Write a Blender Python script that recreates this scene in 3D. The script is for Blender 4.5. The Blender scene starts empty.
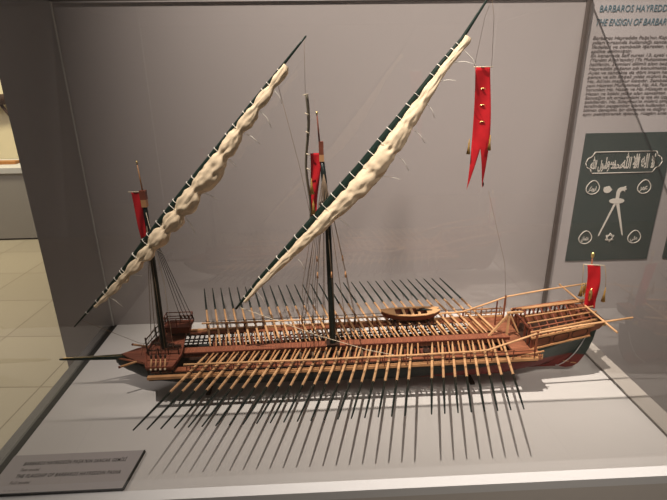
import bpy, math, random
from mathutils import Vector, Matrix, noise
random.seed(7)
SC = bpy.context.scene
COL = SC.collection
PI = math.pi

# ------------------------------------------------------------------ materials
def mat(name, col, rough=0.6, metal=0.0, spec=0.2, var=0.0, scale=40.0, stretch=(1, 1, 1), bump=0.0, emit=None):
    m = bpy.data.materials.new(name); m.use_nodes = True
    nt = m.node_tree; b = nt.nodes['Principled BSDF']
    b.inputs['Base Color'].default_value = (*col, 1)
    b.inputs['Roughness'].default_value = rough
    b.inputs['Metallic'].default_value = metal
    b.inputs['Specular IOR Level'].default_value = spec
    if emit:
        b.inputs['Emission Color'].default_value = (*emit[0], 1); b.inputs['Emission Strength'].default_value = emit[1]
    if var or bump:
        tc = nt.nodes.new('ShaderNodeTexCoord'); mp = nt.nodes.new('ShaderNodeMapping')
        mp.inputs['Scale'].default_value = stretch
        nz = nt.nodes.new('ShaderNodeTexNoise'); nz.inputs['Scale'].default_value = scale; nz.inputs['Detail'].default_value = 4
        nt.links.new(tc.outputs['Object'], mp.inputs['Vector']); nt.links.new(mp.outputs['Vector'], nz.inputs['Vector'])
        if var:
            rp = nt.nodes.new('ShaderNodeValToRGB')
            rp.color_ramp.elements[0].position = 0.3; rp.color_ramp.elements[1].position = 0.7
            rp.color_ramp.elements[0].color = (*[c * (1 - var) for c in col], 1)
            rp.color_ramp.elements[1].color = (*[min(1, c * (1 + var)) for c in col], 1)
            nt.links.new(nz.outputs['Fac'], rp.inputs['Fac']); nt.links.new(rp.outputs['Color'], b.inputs['Base Color'])
        if bump:
            bp = nt.nodes.new('ShaderNodeBump'); bp.inputs['Strength'].default_value = bump; bp.inputs['Distance'].default_value = 0.002
            nt.links.new(nz.outputs['Fac'], bp.inputs['Height']); nt.links.new(bp.outputs['Normal'], b.inputs['Normal'])
    return m

def plank_mat(name, col, width, axis='Y', var=0.25, rough=0.6):
    """boards along one axis with dark seams"""
    m = mat(name, col, rough, var=0)
    nt = m.node_tree; b = nt.nodes['Principled BSDF']
    tc = nt.nodes.new('ShaderNodeTexCoord'); sp = nt.nodes.new('ShaderNodeSeparateXYZ')
    nt.links.new(tc.outputs['Object'], sp.inputs[0])
    mu = nt.nodes.new('ShaderNodeMath'); mu.operation = 'DIVIDE'; mu.inputs[1].default_value = width
    nt.links.new(sp.outputs[axis], mu.inputs[0])
    fl = nt.nodes.new('ShaderNodeMath'); fl.operation = 'FLOOR'; nt.links.new(mu.outputs[0], fl.inputs[0])
    fr = nt.nodes.new('ShaderNodeMath'); fr.operation = 'FRACT'; nt.links.new(mu.outputs[0], fr.inputs[0])
    wn = nt.nodes.new('ShaderNodeTexWhiteNoise'); wn.noise_dimensions = '1D'; nt.links.new(fl.outputs[0], wn.inputs['W'])
    rp = nt.nodes.new('ShaderNodeValToRGB')
    rp.color_ramp.elements[0].color = (*[c * (1 - var) for c in col], 1)
    rp.color_ramp.elements[1].color = (*[min(1, c * (1 + var)) for c in col], 1)
    nt.links.new(wn.outputs['Value'], rp.inputs['Fac'])
    gt = nt.nodes.new('ShaderNodeMath'); gt.operation = 'LESS_THAN'; gt.inputs[1].default_value = 0.14
    nt.links.new(fr.outputs[0], gt.inputs[0])
    mx = nt.nodes.new('ShaderNodeMix'); mx.data_type = 'RGBA'
    nt.links.new(gt.outputs[0], mx.inputs[0]); nt.links.new(rp.outputs['Color'], mx.inputs[6])
    mx.inputs[7].default_value = (*[c * 0.3 for c in col], 1)
    nt.links.new(mx.outputs[2], b.inputs['Base Color'])
    return m

def hull_mat():
    m = mat('hull_paint', (.05, .07, .06), 0.45)
    nt = m.node_tree; b = nt.nodes['Principled BSDF']
    tc = nt.nodes.new('ShaderNodeTexCoord'); sp = nt.nodes.new('ShaderNodeSeparateXYZ')
    nt.links.new(tc.outputs['Object'], sp.inputs[0])
    # sloping waterline: z > 0.058 + 0.0*x
    mr = nt.nodes.new('ShaderNodeMapRange'); mr.inputs['From Min'].default_value = -.56; mr.inputs['From Max'].default_value = .77
    nt.links.new(sp.outputs['X'], mr.inputs['Value'])
    cr_ = nt.nodes.new('ShaderNodeValToRGB'); el = cr_.color_ramp.elements
    el[0].position = .6; el[0].color = (.030, .030, .030, 1); el[1].position = 1; el[1].color = (.050, .050, .050, 1)
    for pos, v in ((.79, .078), (.86, .076)):
        e_ = el.new(pos); e_.color = (v, v, v, 1)
    nt.links.new(mr.outputs['Result'], cr_.inputs['Fac'])
    gt = nt.nodes.new('ShaderNodeMath'); gt.operation = 'GREATER_THAN'
    nt.links.new(sp.outputs['Z'], gt.inputs[0]); nt.links.new(cr_.outputs['Color'], gt.inputs[1])
    nz = nt.nodes.new('ShaderNodeTexNoise'); nz.inputs['Scale'].default_value = 30
    nt.links.new(tc.outputs['Object'], nz.inputs['Vector'])
    r1 = nt.nodes.new('ShaderNodeValToRGB'); r2 = nt.nodes.new('ShaderNodeValToRGB')
    r1.color_ramp.elements[0].color = (.10, .012, .010, 1); r1.color_ramp.elements[1].color = (.19, .026, .02, 1)
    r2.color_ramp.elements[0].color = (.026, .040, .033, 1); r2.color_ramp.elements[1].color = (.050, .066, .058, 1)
    nt.links.new(nz.outputs['Fac'], r1.inputs['Fac']); nt.links.new(nz.outputs['Fac'], r2.inputs['Fac'])
    mx = nt.nodes.new('ShaderNodeMix'); mx.data_type = 'RGBA'
    nt.links.new(gt.outputs[0], mx.inputs[0]); nt.links.new(r1.outputs['Color'], mx.inputs[6]); 
    # stern quarter lighter green; near-black amidships puts the outrigger's shade into the paint
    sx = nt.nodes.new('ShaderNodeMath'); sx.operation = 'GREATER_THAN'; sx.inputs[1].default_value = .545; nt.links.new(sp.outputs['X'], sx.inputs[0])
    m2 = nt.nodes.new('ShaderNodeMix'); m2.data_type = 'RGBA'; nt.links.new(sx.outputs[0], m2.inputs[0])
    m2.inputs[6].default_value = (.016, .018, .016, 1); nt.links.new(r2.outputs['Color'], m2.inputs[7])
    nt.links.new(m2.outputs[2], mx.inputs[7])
    nt.links.new(mx.outputs[2], b.inputs['Base Color'])
    return m

def glass_mat(name, tint=(.96, .955, .945), ior=1.5, boost=1.0):
    m = bpy.data.materials.new(name); m.use_nodes = True
    nt = m.node_tree; nt.nodes.clear()
    out = nt.nodes.new('ShaderNodeOutputMaterial'); mix = nt.nodes.new('ShaderNodeMixShader')
    fr = nt.nodes.new('ShaderNodeFresnel'); fr.inputs['IOR'].default_value = ior
    tr = nt.nodes.new('ShaderNodeBsdfTransparent'); tr.inputs['Color'].default_value = (*tint, 1)
    gl = nt.nodes.new('ShaderNodeBsdfGlossy'); gl.inputs['Roughness'].default_value = 0.0
    gl.inputs['Color'].default_value = (.95, .95, .95, 1)
    # front and back faces of a thin pane must reflect alike: use a fresnel of the facing angle only
    lw = nt.nodes.new('ShaderNodeLayerWeight'); lw.inputs['Blend'].default_value = 0.5
    pw = nt.nodes.new('ShaderNodeMath'); pw.operation = 'POWER'; pw.inputs[1].default_value = 4.2
    nt.links.new(lw.outputs['Facing'], pw.inputs[0])
    ma = nt.nodes.new('ShaderNodeMath'); ma.operation = 'MULTIPLY_ADD'; ma.inputs[1].default_value = 0.9; ma.inputs[2].default_value = 0.07 * boost
    nt.links.new(pw.outputs[0], ma.inputs[0])
    nt.nodes.remove(fr)
    nt.links.new(ma.outputs[0], mix.inputs[0]); nt.links.new(tr.outputs[0], mix.inputs[1]); nt.links.new(gl.outputs[0], mix.inputs[2])
    nt.links.new(mix.outputs[0], out.inputs['Surface'])
    return m

def tile_mat():
    m = mat('stone_tile', (.40, .34, .25), 0.35, var=0)
    nt = m.node_tree; b = nt.nodes['Principled BSDF']
    tc = nt.nodes.new('ShaderNodeTexCoord'); mp = nt.nodes.new('ShaderNodeMapping')
    mp.inputs['Rotation'].default_value = (0, 0, 0.05); mp.inputs['Scale'].default_value = (1.8, 1.8, 1.8)
    br = nt.nodes.new('ShaderNodeTexBrick'); br.offset = 0.0; br.inputs['Scale'].default_value = 1.0
    br.inputs['Color1'].default_value = (.42, .365, .275, 1); br.inputs['Color2'].default_value = (.37, .32, .24, 1)
    br.inputs['Mortar'].default_value = (.22, .18, .13, 1); br.inputs['Mortar Size'].default_value = 0.008
    br.inputs['Brick Width'].default_value = 1.0; br.inputs['Row Height'].default_value = 1.0
    nt.links.new(tc.outputs['Object'], mp.inputs['Vector']); nt.links.new(mp.outputs['Vector'], br.inputs['Vector'])
    nt.links.new(br.outputs['Color'], b.inputs['Base Color'])
    return m

M = dict(
    plinth=mat('plinth_white', (.60, .565, .53), 0.55, var=.02, scale=6),
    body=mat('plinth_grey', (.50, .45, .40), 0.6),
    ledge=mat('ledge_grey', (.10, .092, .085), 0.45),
    gasket=mat('gasket_black', (.012, .011, .010), 0.6),
    seam=mat('seam_brown', (.10, .08, .07), 0.4),
    seamlight=mat('seam_clear', (.55, .53, .50), 0.3),
    wall=mat('wall_mauve', (.435, .39, .378), 0.55, var=.03, scale=1.2),
    glass=glass_mat('case_glass'),
    backglass=glass_mat('back_glass', boost=1.2),
    floor=tile_mat(),
    cream=mat('cream_wall', (.66, .58, .40), 0.7),
    grey2=mat('far_plinth_grey', (.30, .275, .25), 0.6),
    tan=mat('oar_pine', (.60, .34, .165), 0.5, var=.2, scale=25, stretch=(1, 1, 1)),
    tan2=mat('rail_pine', (.46, .235, .105), 0.5, var=.22, scale=30),
    oarpaint=mat('oar_green_black', (.010, .017, .014), 0.4),
    brown=mat('mahogany', (.235, .078, .038), 0.5, var=.25, scale=35),
    bench=mat('bench_wood', (.42, .20, .085), 0.5, var=.25, scale=35),
    red=mat('red_mahogany', (.16, .046, .026), 0.5, var=.25, scale=35),
    dark=mat('dark_walnut', (.035, .016, .010), 0.6, var=.3, scale=30),
    deck=plank_mat('deck_planks', (.29, .108, .056), 0.007, 'Y'),
    deckx=plank_mat('platform_planks', (.20, .062, .034), 0.009, 'Y'),
    gang=plank_mat('gangway_planks', (.28, .095, .05), 0.0045, 'X', var=.15),
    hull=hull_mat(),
    mast=mat('mast_green_black', (.009, .014, .012), 0.35),
    yard=mat('yard_green', (.010, .022, .016), 0.35),
    gold=mat('gold_leaf', (.62, .40, .12), 0.35, metal=0.6),
    brass=mat('brass', (.80, .58, .22), 0.3, metal=0.8),
    sail=mat('sail_linen', (.76, .60, .41), 0.85, var=.10, scale=60, bump=.35),
    tie=mat('tie_cotton', (.85, .80, .70), 0.8),
    rope=mat('rope_brown', (.16, .11, .07), 0.8),
    twine=mat('twine_light', (.62, .52, .38), 0.8),
    blackrope=mat('tarred_rope', (.02, .016, .013), 0.8),
    flag=mat('flag_red', (.46, .010, .015), 0.75, var=.12, scale=50),
    olive=mat('banner_olive', (.12, .105, .07), 0.8),
    tassel=mat('tassel_gold', (.42, .24, .06), 0.7),
    label=mat('label_grey', (.36, .325, .32), 0.5),
    ink=mat('ink_black', (.012, .010, .010), 0.6),
    teal=mat('ink_teal', (.075, .15, .185), 0.6),
    greyink=mat('ink_grey', (.15, .125, .12), 0.6),
    green=mat('print_green', (.034, .052, .046), 0.45),
    ivory=mat('print_ivory', (.72, .66, .58), 0.6),
    white=mat('white_paint', (.60, .58, .56), 0.5),
    wood2=mat('orange_wood', (.42, .18, .05), 0.5),
)

# ------------------------------------------------------------------ mesh builder
class MB:
    def __init__(s): s.v = []; s.f = []; s.mi = []; s.sm = []
    def add(s, vs, fs, mi=0, smooth=False):
        n = len(s.v); s.v += [tuple(v) for v in vs]
        for f in fs: s.f.append([i + n for i in f]); s.mi.append(mi); s.sm.append(smooth)
        return s
    def box(s, x0, x1, y0, y1, z0, z1, mi=0):
        vs = [(x, y, z) for z in (z0, z1) for y in (y0, y1) for x in (x0, x1)]
        return s.add(vs, [(0, 2, 3, 1), (4, 5, 7, 6), (0, 1, 5, 4), (2, 6, 7, 3), (0, 4, 6, 2), (1, 3, 7, 5)], mi)
    def hexa(s, b, t, mi=0):
        """b, t: four corners each, same winding"""
        return s.add(list(b) + list(t), [(3, 2, 1, 0), (4, 5, 6, 7), (0, 1, 5, 4), (1, 2, 6, 5), (2, 3, 7, 6), (3, 0, 4, 7)], mi)
    def bar(s, p0, p1, w, h, mi=0, up=(0, 0, 1)):
        p0 = Vector(p0); p1 = Vector(p1); d = (p1 - p0).normalized(); u = Vector(up)
        r = d.cross(u)
        if r.length < 1e-5: r = d.cross(Vector((1, 0, 0)))
        r.normalize(); u = r.cross(d)
        q = [(-1, -1), (1, -1), (1, 1), (-1, 1)]
        return s.hexa([p0 + r * a * w / 2 + u * c * h / 2 for a, c in q], [p1 + r * a * w / 2 + u * c * h / 2 for a, c in q], mi)
    def tube(s, pts, rad, n=8, mi=0, caps=True):
        pts = [Vector(p) for p in pts]; m = len(pts)
        if not hasattr(rad, '__len__'): rad = [rad] * m
        base = len(s.v); prev = None
        for i, p in enumerate(pts):
            d = (pts[min(i + 1, m - 1)] - pts[max(i - 1, 0)]).normalized()
            if prev is None:
                r = d.cross(Vector((0, 0, 1)))
                if r.length < 1e-3: r = d.cross(Vector((0, 1, 0)))
            else:
                r = prev - d * prev.dot(d)
            r.normalize(); prev = r; u = d.cross(r)
            for k in range(n):
                a = 2 * PI * k / n; s.v.append(tuple(p + (r * math.cos(a) + u * math.sin(a)) * rad[i]))
        for i in range(m - 1):
            for k in range(n):
                a = base + i * n + k; b = base + i * n + (k + 1) % n
                s.f.append([a, b, b + n, a + n]); s.mi.append(mi); s.sm.append(True)
        if caps:
            s.f.append([base + k for k in range(n)][::-1]); s.mi.append(mi); s.sm.append(False)
            s.f.append([base + (m - 1) * n + k for k in range(n)]); s.mi.append(mi); s.sm.append(False)
        return s
    def grid(s, rows, mi=0, smooth=True, closed=False):
        n = len(s.v); nr = len(rows); nc = len(rows[0])
        for r in rows: s.v += [tuple(p) for p in r]
        for i in range(nr - 1):
            for j in range(nc if closed else nc - 1):
                a = n + i * nc + j; b = n + i * nc + (j + 1) % nc
                s.f.append([a, b, b + nc, a + nc]); s.mi.append(mi); s.sm.append(smooth)
        return s
    def plate(s, outline, normal, thick, mi=0):
        """a closed outline extruded by thick along normal"""
        nn = Vector(normal) * thick; o = [Vector(p) for p in outline]; k = len(o)
        return s.add(o + [p + nn for p in o], [list(range(k))[::-1], list(range(k, 2 * k))] + [(i, (i + 1) % k, k + (i + 1) % k, k + i) for i in range(k)], mi)
    def build(s, name, mats, parent=None, solid=0, weld=False):
        me = bpy.data.meshes.new(name); me.from_pydata(s.v, [], s.f)
        for m in (mats if isinstance(mats, (list, tuple)) else [mats]): me.materials.append(m)
        for p, mi, sm in zip(me.polygons, s.mi, s.sm): p.material_index = mi; p.use_smooth = sm
        me.update(); 
        import bmesh
        bm = bmesh.new(); bm.from_mesh(me)
        if weld: bmesh.ops.remove_doubles(bm, verts=bm.verts, dist=1e-5)
        bmesh.ops.recalc_face_normals(bm, faces=bm.faces); bm.to_mesh(me); bm.free()
        o = bpy.data.objects.new(name, me); COL.objects.link(o)
        if parent: o.parent = parent
        if solid:
            md = o.modifiers.new('thick', 'SOLIDIFY'); md.thickness = solid; md.offset = 0
        return o

def thing(name, label, cat, loc=(0, 0, 0), rz=0, group=None):
    o = bpy.data.objects.new(name, None); COL.objects.link(o); o.empty_display_size = .02
    o.location = loc; o.rotation_euler = (0, 0, rz); tag(o, label, cat, group); return o
def tag(o, label, cat, group=None):
    o['label'] = label; o['category'] = cat
    if group: o['group'] = group
    return o
def struct(o): o['kind'] = 'structure'; return o
def copy_to(o, parent, loc):
    c = o.copy(); COL.objects.link(c); c.parent = parent; c.location = loc
    for ch in o.children:
        d = ch.copy(); COL.objects.link(d); d.parent = c
    return c

def text(name, body, x, y, z, size, m, parent, xs=1.0, ys=1.0, shear=0.0, plane='xz', bold=0.0, align='LEFT', spacing=1.0, thick=0.0004):
    c = bpy.data.curves.new(name, 'FONT'); c.body = body; c.size = size; c.shear = shear; c.offset = bold
    c.align_x = align; c.extrude = thick; c.space_character = spacing; c.resolution_u = 3
    t = bpy.data.objects.new('tmp', c); COL.objects.link(t)
    bpy.context.view_layer.update()
    dg = bpy.context.evaluated_depsgraph_get()
    me = bpy.data.meshes.new_from_object(t.evaluated_get(dg)); me.name = name
    COL.objects.unlink(t); bpy.data.objects.remove(t); bpy.data.curves.remove(c)
    S = Matrix.Diagonal((xs, ys, 1, 1))
    R = Matrix.Rotation(PI / 2, 4, 'X') if plane == 'xz' else Matrix.Identity(4)
    me.transform(R @ S)
    me.materials.clear(); me.materials.append(m)
    o = bpy.data.objects.new(name, me); COL.objects.link(o); o.parent = parent; o.location = (x, y, z)
    return o

def lerp(a, b, t): return a + (b - a) * t
def interp(tab, x):
    if x <= tab[0][0]: return tab[0][1:]
    for p, q in zip(tab, tab[1:]):
        if x <= q[0]:
            t = (x - p[0]) / (q[0] - p[0]); return [lerp(a, b, t) for a, b in zip(p[1:], q[1:])]
    return tab[-1][1:]

# ------------------------------------------------------------------ the setting
FL = -0.80                     # room floor; the case top is z = 0
WY = 1.50                      # face of the wall behind the case
struct(MB().box(-7, 6, -3.5, 5.6, FL - .1, FL).build('floor', M['floor']))
struct(MB().box(-.895, 3.2, WY, WY + .12, FL, 2.2).build('wall_back', M['wall']))
struct(MB().box(-7, 2.0, 5.6, 5.7, FL, 2.6).build('wall_far', M['cream']))

# display case -------------------------------------------------------
XL, XR, YF = -.695, .805, .774
GL = XL - .012                 # left pane stands outside its dark joint
case = thing('display_case', 'white topped glass display case with grey sides holding the galley', 'display case', (0, 0, FL))
def cz(mb, name, m): 
    o = mb.build(name, m, case); o.location = (0, 0, -FL); return o
cz(MB().box(-.745, .862, .747, WY - .001, FL, -.020), 'plinth_body', M['body'])
cz(MB().box(XL, XR, .7735, WY - .001, -.02, 0), 'plinth_top', M['plinth'])
cz(MB().box(XL - .03, .862, .747, .7735, -.02, .001), 'front_strip', M['white'])
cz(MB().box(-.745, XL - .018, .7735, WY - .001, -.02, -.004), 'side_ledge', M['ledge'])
cz(MB().box(XR + .006, .862, .7735, WY - .001, -.02, .002), 'side_ledge', M['body'])
cz(MB().box(XL - .018, XL, .7735, WY - .001, -.0199, -.001), 'gasket', M['gasket'])
cz(MB().box(XR, XR + .005, .7735, WY - .001, -.0199, .001), 'gasket', M['seam'])
TOP = 1.007
def pane(vs, name='glass_pane', m='glass'):
    o = MB().add(vs, [(0, 1, 2, 3)]).build(name, M[m], case); o.location = (0, 0, -FL); return o
pane([(GL, YF, 0), (XR, YF, 0), (XR, YF, TOP), (GL, YF, TOP)])
pane([(GL, YF, 0), (GL, WY - .004, 0), (GL, WY - .004, TOP), (GL, YF, TOP)])
pane([(XR, YF, 0), (XR, WY - .004, 0), (XR, WY - .004, TOP), (XR, YF, TOP)])
pane([(GL, WY - .003, 0.001), (XR, WY - .003, 0.001), (XR, WY - .003, TOP), (GL, WY - .003, TOP)], m='backglass')
pane([(GL, YF, TOP), (XR, YF, TOP), (XR, WY - .004, TOP), (GL, WY - .004, TOP)])
s = .004
for a, b, m in [((GL, YF, TOP), (XR, YF, TOP), 'seam'), ((XR, YF, TOP), (XR, WY - .005, TOP), 'seam'), ((GL, YF, TOP), (GL, WY - .005, TOP), 'seam'),
                ((GL, WY - .006, TOP), (XR, WY - .006, TOP), 'seam'),
                ((GL, WY - .006, 0), (GL, WY - .006, TOP), 'seamlight'), ((GL, YF, 0), (GL, YF, TOP), 'seamlight'), ((XR, YF, 0), (XR, YF, TOP), 'seamlight')]:
    cz(MB().bar(a, b, s, s), 'corner_seam', M[m])
cz(MB().bar((XR + .002, WY - .007, 0), (XR + .002, WY - .007, TOP), .012, .012), 'corner_seam', M['seam'])

# caption plate inside the case ---------------------------------------
cap = thing('caption_plate', 'grey caption plate with Turkish and English text, front left corner of the white case top', 'caption plate', (-.55, .83, 0))
plate = MB()
plate.plate([(-.692 + .55, .7765 - .83, .0005), (-.413 + .55, .7765 - .83, .0005), (-.403 + .55, .884 - .83, .0005), (-.692 + .55, .884 - .83, .0005)], (0, 0, 1), .005)
plate.build('plate', M['label'], cap)
edge = MB(); edge.bar((-.4125 + .55, .7765 - .83, .003), (-.4025 + .55, .884 - .83, .003), .003, .006); edge.bar((-.692 + .55, .776 - .83, .003), (-.413 + .55, .776 - .83, .003), .002, .006)
edge.build('plate_edge', M['gasket'], cap)
def capline(body, x, y, w, size, m='ink', name='caption_line', shear=.12):
    o = text(name, body, x + .55, y - .83, .0058, size, M[m], cap, plane='xy', shear=shear, bold=.00006, thick=.0001, spacing=1.18)
    o.scale.x = w / max(v.co.x for v in o.data.vertices)
    return o
capline("BARBAROS HAYREDDİN PAŞA'NIN SANCAK GEMİSİ", -.657, .8525, .223, .0145)
capline("Tam model", -.6555, .8355, .042, .0120, 'greyink', shear=.2)
capline("THE FLAGSHIP OF BARBAROS HAYREDDIN PASHA", -.6545, .8170, .221, .0145)
capline("Full model", -.6575, .8005, .042, .0120, 'greyink', shear=.2)
capline("--  --  --  -  --  --", -.6585, .7825, .050, .0060, "greyink", shear=.2)

# printed wall text and ensign panels -----------------------------------
wt = thing('wall_text', 'printed heading and paragraph on grey wall to the right above the green ensign panel', 'wall text', (.84, WY, .68))
def wline(body, x, z, size, m, name, w=None, shear=.15, bold=0):
    o = text(name, body, x - .84, -.0012, z - .68, size, M[m], wt, shear=shear, bold=bold)
    if w: o.scale.x = w / max(v.co.x for v in o.data.vertices)
    return o
wline("BARBAROS HAYREDDİN PAŞA'NIN SANCAĞI", .842, .966, .0255, 'teal', 'heading', .42, 0.05)
wline("THE ENSIGN OF BARBAROS HAYREDDIN PASHA", .836, .930, .0255, 'teal', 'heading', .415, .22)
para = ["Barbaros Hayreddin Paşa'nın Kaptan-ı Derya olduğu ilk seferler",
 "yılları sırasında kullandığı sancaktır. Sancağın üzerindeki dua",
 "ifadeleri ve sembolik işaretler, harf ve şekiller beyaz ipekle",
 "aplike edilmiştir.",
 "En kenarında Saff suresi 13. ayeti okunan bir pankart bulunur",
 "(Yardım Allah'tandır) (Ya Muhammed) Müminlere müjde ver), dört",
 "halifenin. İsimleri dilimli altın başlıca kafa yazılır. Muhammed",
 "Hayreddin paşanın adı konulmaktadır, yanında yazılıdır.",
 "Ayet ve sancakta da dört imam halifesinin isimleri, zülfikar",
 "pençe ve altı köşeli yıldız mührü bulunmaktadır. Zülfikar bir",
 "Hz. Ali'nin meşhur kılıcıdır. Sembolleri, pençe ise Peygamberi",
 "yani Hazreti Muhammed, Hz. Ali, Fatma, damadı Hz. Ali ile",
 "torunları Hz. Hasan ve Hz. Hüseyin olmak üzere beş kişiyi temsil",
 "Hasan ve köklü yıldız olan sancaktan ifade etmektedir.",
 "Sancağın alt ortasındaki iç içe iki üçgenden oluşan altı köşeli",
 "şekillerdir. Hz. Süleyman'ın mührü simgesidir Müslümanlar",
 "tarafından peygamber olarak kullanılan mührün o Süleyman alınıp",
 "bilinen deneyimi, bir dönemde ve doğru dönüştürmesi kendisine",
 "aynı pekiştirerek işlenip, rüzgârı anlatmaktadır."]
for k, ln in enumerate(para):
    t = k / (len(para) - 1)
    wd = .43 * len(ln) / 62
    wline(ln, lerp(.836, .842, t), lerp(.893, .676, t), .0125, 'greyink', 'paragraph_line', wd, .12)

def ensign(x0, x1, z0, z1, label, full):
    t = thing('ensign_panel', label, 'wall panel', (x0, WY, z0))
    MB().box(0, x1 - x0, -.004, -.0005, 0, z1 - z0).build('panel_sheet', M['green'], t)
    if not full: return t
    def P(x, z, d=.0055): return Vector((x - x0, -d, z - z0))
    # cartouche frame: a long hexagon-like outline with stepped ends
    cx0, cx1, c0, c1 = .875, 1.128, .494, .562; e = .026
    out = [(cx0, (c0 + c1) / 2), (cx0 + .006, c1 - .02), (cx0 + .018, c1 - .014), (cx0 + e, c1), (cx1 - e, c1), (cx1 - .018, c1 - .014), (cx1 - .006, c1 - .02), (cx1, (c0 + c1) / 2),
           (cx1 - .006, c0 + .02), (cx1 - .018, c0 + .014), (cx1 - e, c0), (cx0 + e, c0), (cx0 + .018, c0 + .014), (cx0 + .006, c0 + .02)]
    mb = MB(); k = len(out)
    for i in range(k):
        mb.tube([P(*out[i]), P(*out[(i + 1) % k])], .0014, 6)
    mb.build('cartouche_frame', M['ivory'], t)
    for body, x, z, w, h in [('ﻻ ﺍﻟﻪ ﺍﻻ ﷲ', .996, .508, .108, .052), ('ﻣﺤﻤﺪ ﺭﺳﻮﻝ ﷲ', .892, .508, .106, .050), ('ﻻ ﺍﻟﻪ ﺍﻻ', 1.03, .519, .074, .036), ('ﺳﻮﻝ', .93, .520, .044, .034)]:
        o = text('calligraphy', body[::-1], x - x0, -.0045, z - z0, .05, M['ivory'], t, bold=.0006)
        vs = [v.co for v in o.data.vertices]
        o.scale.x = w / (max(v.x for v in vs) - min(v.x for v in vs)); o.scale.z = h / (max(v.z for v in vs) - min(v.z for v in vs))
    # four drop medallions
    for (mx, mz), nm in zip([(.913, .4444), (1.086, .443), (.917, .272), (1.088, .2695)], ['ﺍﺑﻮﺑﻜﺮ', 'ﻋﻤﺮ', 'ﻋﺜﻤﺎﻥ', 'ﻋﻠﻲ']):
        md = MB(); pts = []
        for q in range(24):
            a = 2 * PI * q / 24 + PI / 2
            r = .0205 * (1 + .32 * max(0, math.cos(a - PI / 2)) ** 6)
            pts.append(P(mx + r * math.cos(a) * 1.08, mz + r * math.sin(a) * .96))
        md.tube(pts + pts[:1], .0016, 6, caps=False)
        m_ = md.build('medallion', M['ivory'], t)
        o = text('medallion_script', nm[::-1], mx - x0 - .013, -.0045, mz - z0 - .008, .02, M['ivory'], m_, bold=.0003)
        vs = [v.co for v in o.data.vertices]
        o.scale.x = .026 / (max(v.x for v in vs) - min(v.x for v in vs)); o.scale.z = .020 / (max(v.z for v in vs) - min(v.z for v in vs))
    # two bladed sword
    sw = MB()
    sw.plate([P(.996, .397, .005), P(1.003, .397, .005), P(.9635, .281, .005), P(.9600, .278, .005), P(.9605, .284, .005)], (0, -1, 0), .002)
    sw.plate([P(.999, .397, .005), P(1.010, .397, .005), P(1.0445, .284, .005), P(1.0445, .277, .005), P(1.0405, .283, .005)], (0, -1, 0), .002)
    sw.build('twin_blade', M['ivory'], t)
    g = MB(); ol = [P(1.0015 + .025 * math.copysign(abs(math.cos(a)) ** .7, math.cos(a)), .400 + .0085 * math.sin(a), .005) for a in [2 * PI * q / 24 for q in range(24)]]
    g.plate(ol, (0, -1, 0), .0025); g.build('sword_guard', M['ivory'], t)
    h = MB(); h.plate([P(.9965, .404, .005), P(1.0065, .404, .005), P(1.0075, .428, .005), P(1.012, .4345, .005), P(1.019, .4345, .005), P(1.0235, .430, .005), P(1.0225, .436, .005), P(1.029, .4395, .005), P(1.0235, .443, .005), P(1.024, .450, .005), P(1.017, .4465, .005), P(1.006, .4455, .005), P(.9985, .440, .005), P(.9955, .428, .005)], (0, -1, 0), .002)
    h.build('dragon_hilt', M['ivory'], t)
    hd = MB(); ol = []
    for q in range(20):
        a = 2 * PI * q / 20; r = .0125 + (.003 if q % 4 == 0 and q < 11 else 0)
        ol.append(P(.963 + r * math.cos(a) * 1.05, .4385 + r * math.sin(a) * .85, .005))
    hd.plate(ol, (0, -1, 0), .002); hd.build('hand_emblem', M['ivory'], t)
    st = MB()
    for r0 in (PI / 2, -PI / 2):
        c = [P(1.002 + .0165 * math.cos(r0 + 2 * PI * q / 3), .2715 + .0165 * math.sin(r0 + 2 * PI * q / 3)) for q in range(3)]
        for q in range(3): st.tube([c[q], c[(q + 1) % 3]], .0013, 6)
    st.build('six_pointed_star', M['ivory'], t)
    return t
ensign(.862, 1.150, .190, .621, 'dark green ensign panel with ivory script, sword and star on the right wall', True)
ensign(1.207, 1.48, .190, .621, 'plain dark green panel cut by the right edge, beside the ensign panel', False)

# far gallery seen on the left
fp = thing('far_plinth', 'grey white-topped exhibit plinth far left beyond the glass case', 'plinth', (-4.6, 5.25, FL))
MB().box(-1.6, 2.9, -.26, .34, .02, .72).build('plinth_body', M['grey2'], fp)
MB().box(-1.6, 2.9, -.24, .34, 0, .02).build('plinth_foot', M['dark'], fp)
MB().box(-1.6, 2.92, -.28, .34, .72, .775).build('plinth_top', M['white'], fp)
wd = MB(); wd.bar((-1.2, 0, .015), (.9, 0, .015), .10, .03)
pk = wd.build('wooden_plank', M['wood2'], None); pk.location = (-4.05, 5.25, -.0245)
tag(pk, 'orange wooden plank lying on the far grey plinth at left edge', 'plank')
sp = MB(); sp.tube([(-.7, 0, .03), (-.35, -.02, .0), (-.12, -.03, .03), (0, -.03, .10), (.05, -.02, .13)], [.05, .06, .055, .04, .012], 10)
sp.tube([(-.25, -.02, .02), (-.16, -.02, -.14), (-.12, -.02, -.2)], [.02, .014, .006], 8)
o = sp.build('carved_branch', M['dark'], None); o.location = (-3.12, 5.53, .60)
tag(o, 'dark carved branch-like piece fixed to the far cream wall at left edge', 'carving')

# ================================================================== the galley
YC = 1.134
ship = thing('galley_model', 'wooden model galley with many oars and two furled sails on the white case top', 'ship model', (0, YC, 0))
def rise(x): return .0145 * (x + .3)
def B(mb, name, m, parent=None, **k): return mb.build(name, [M[q] for q in m] if isinstance(m, (list, tuple)) else M[m], parent or ship, **k)

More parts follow.
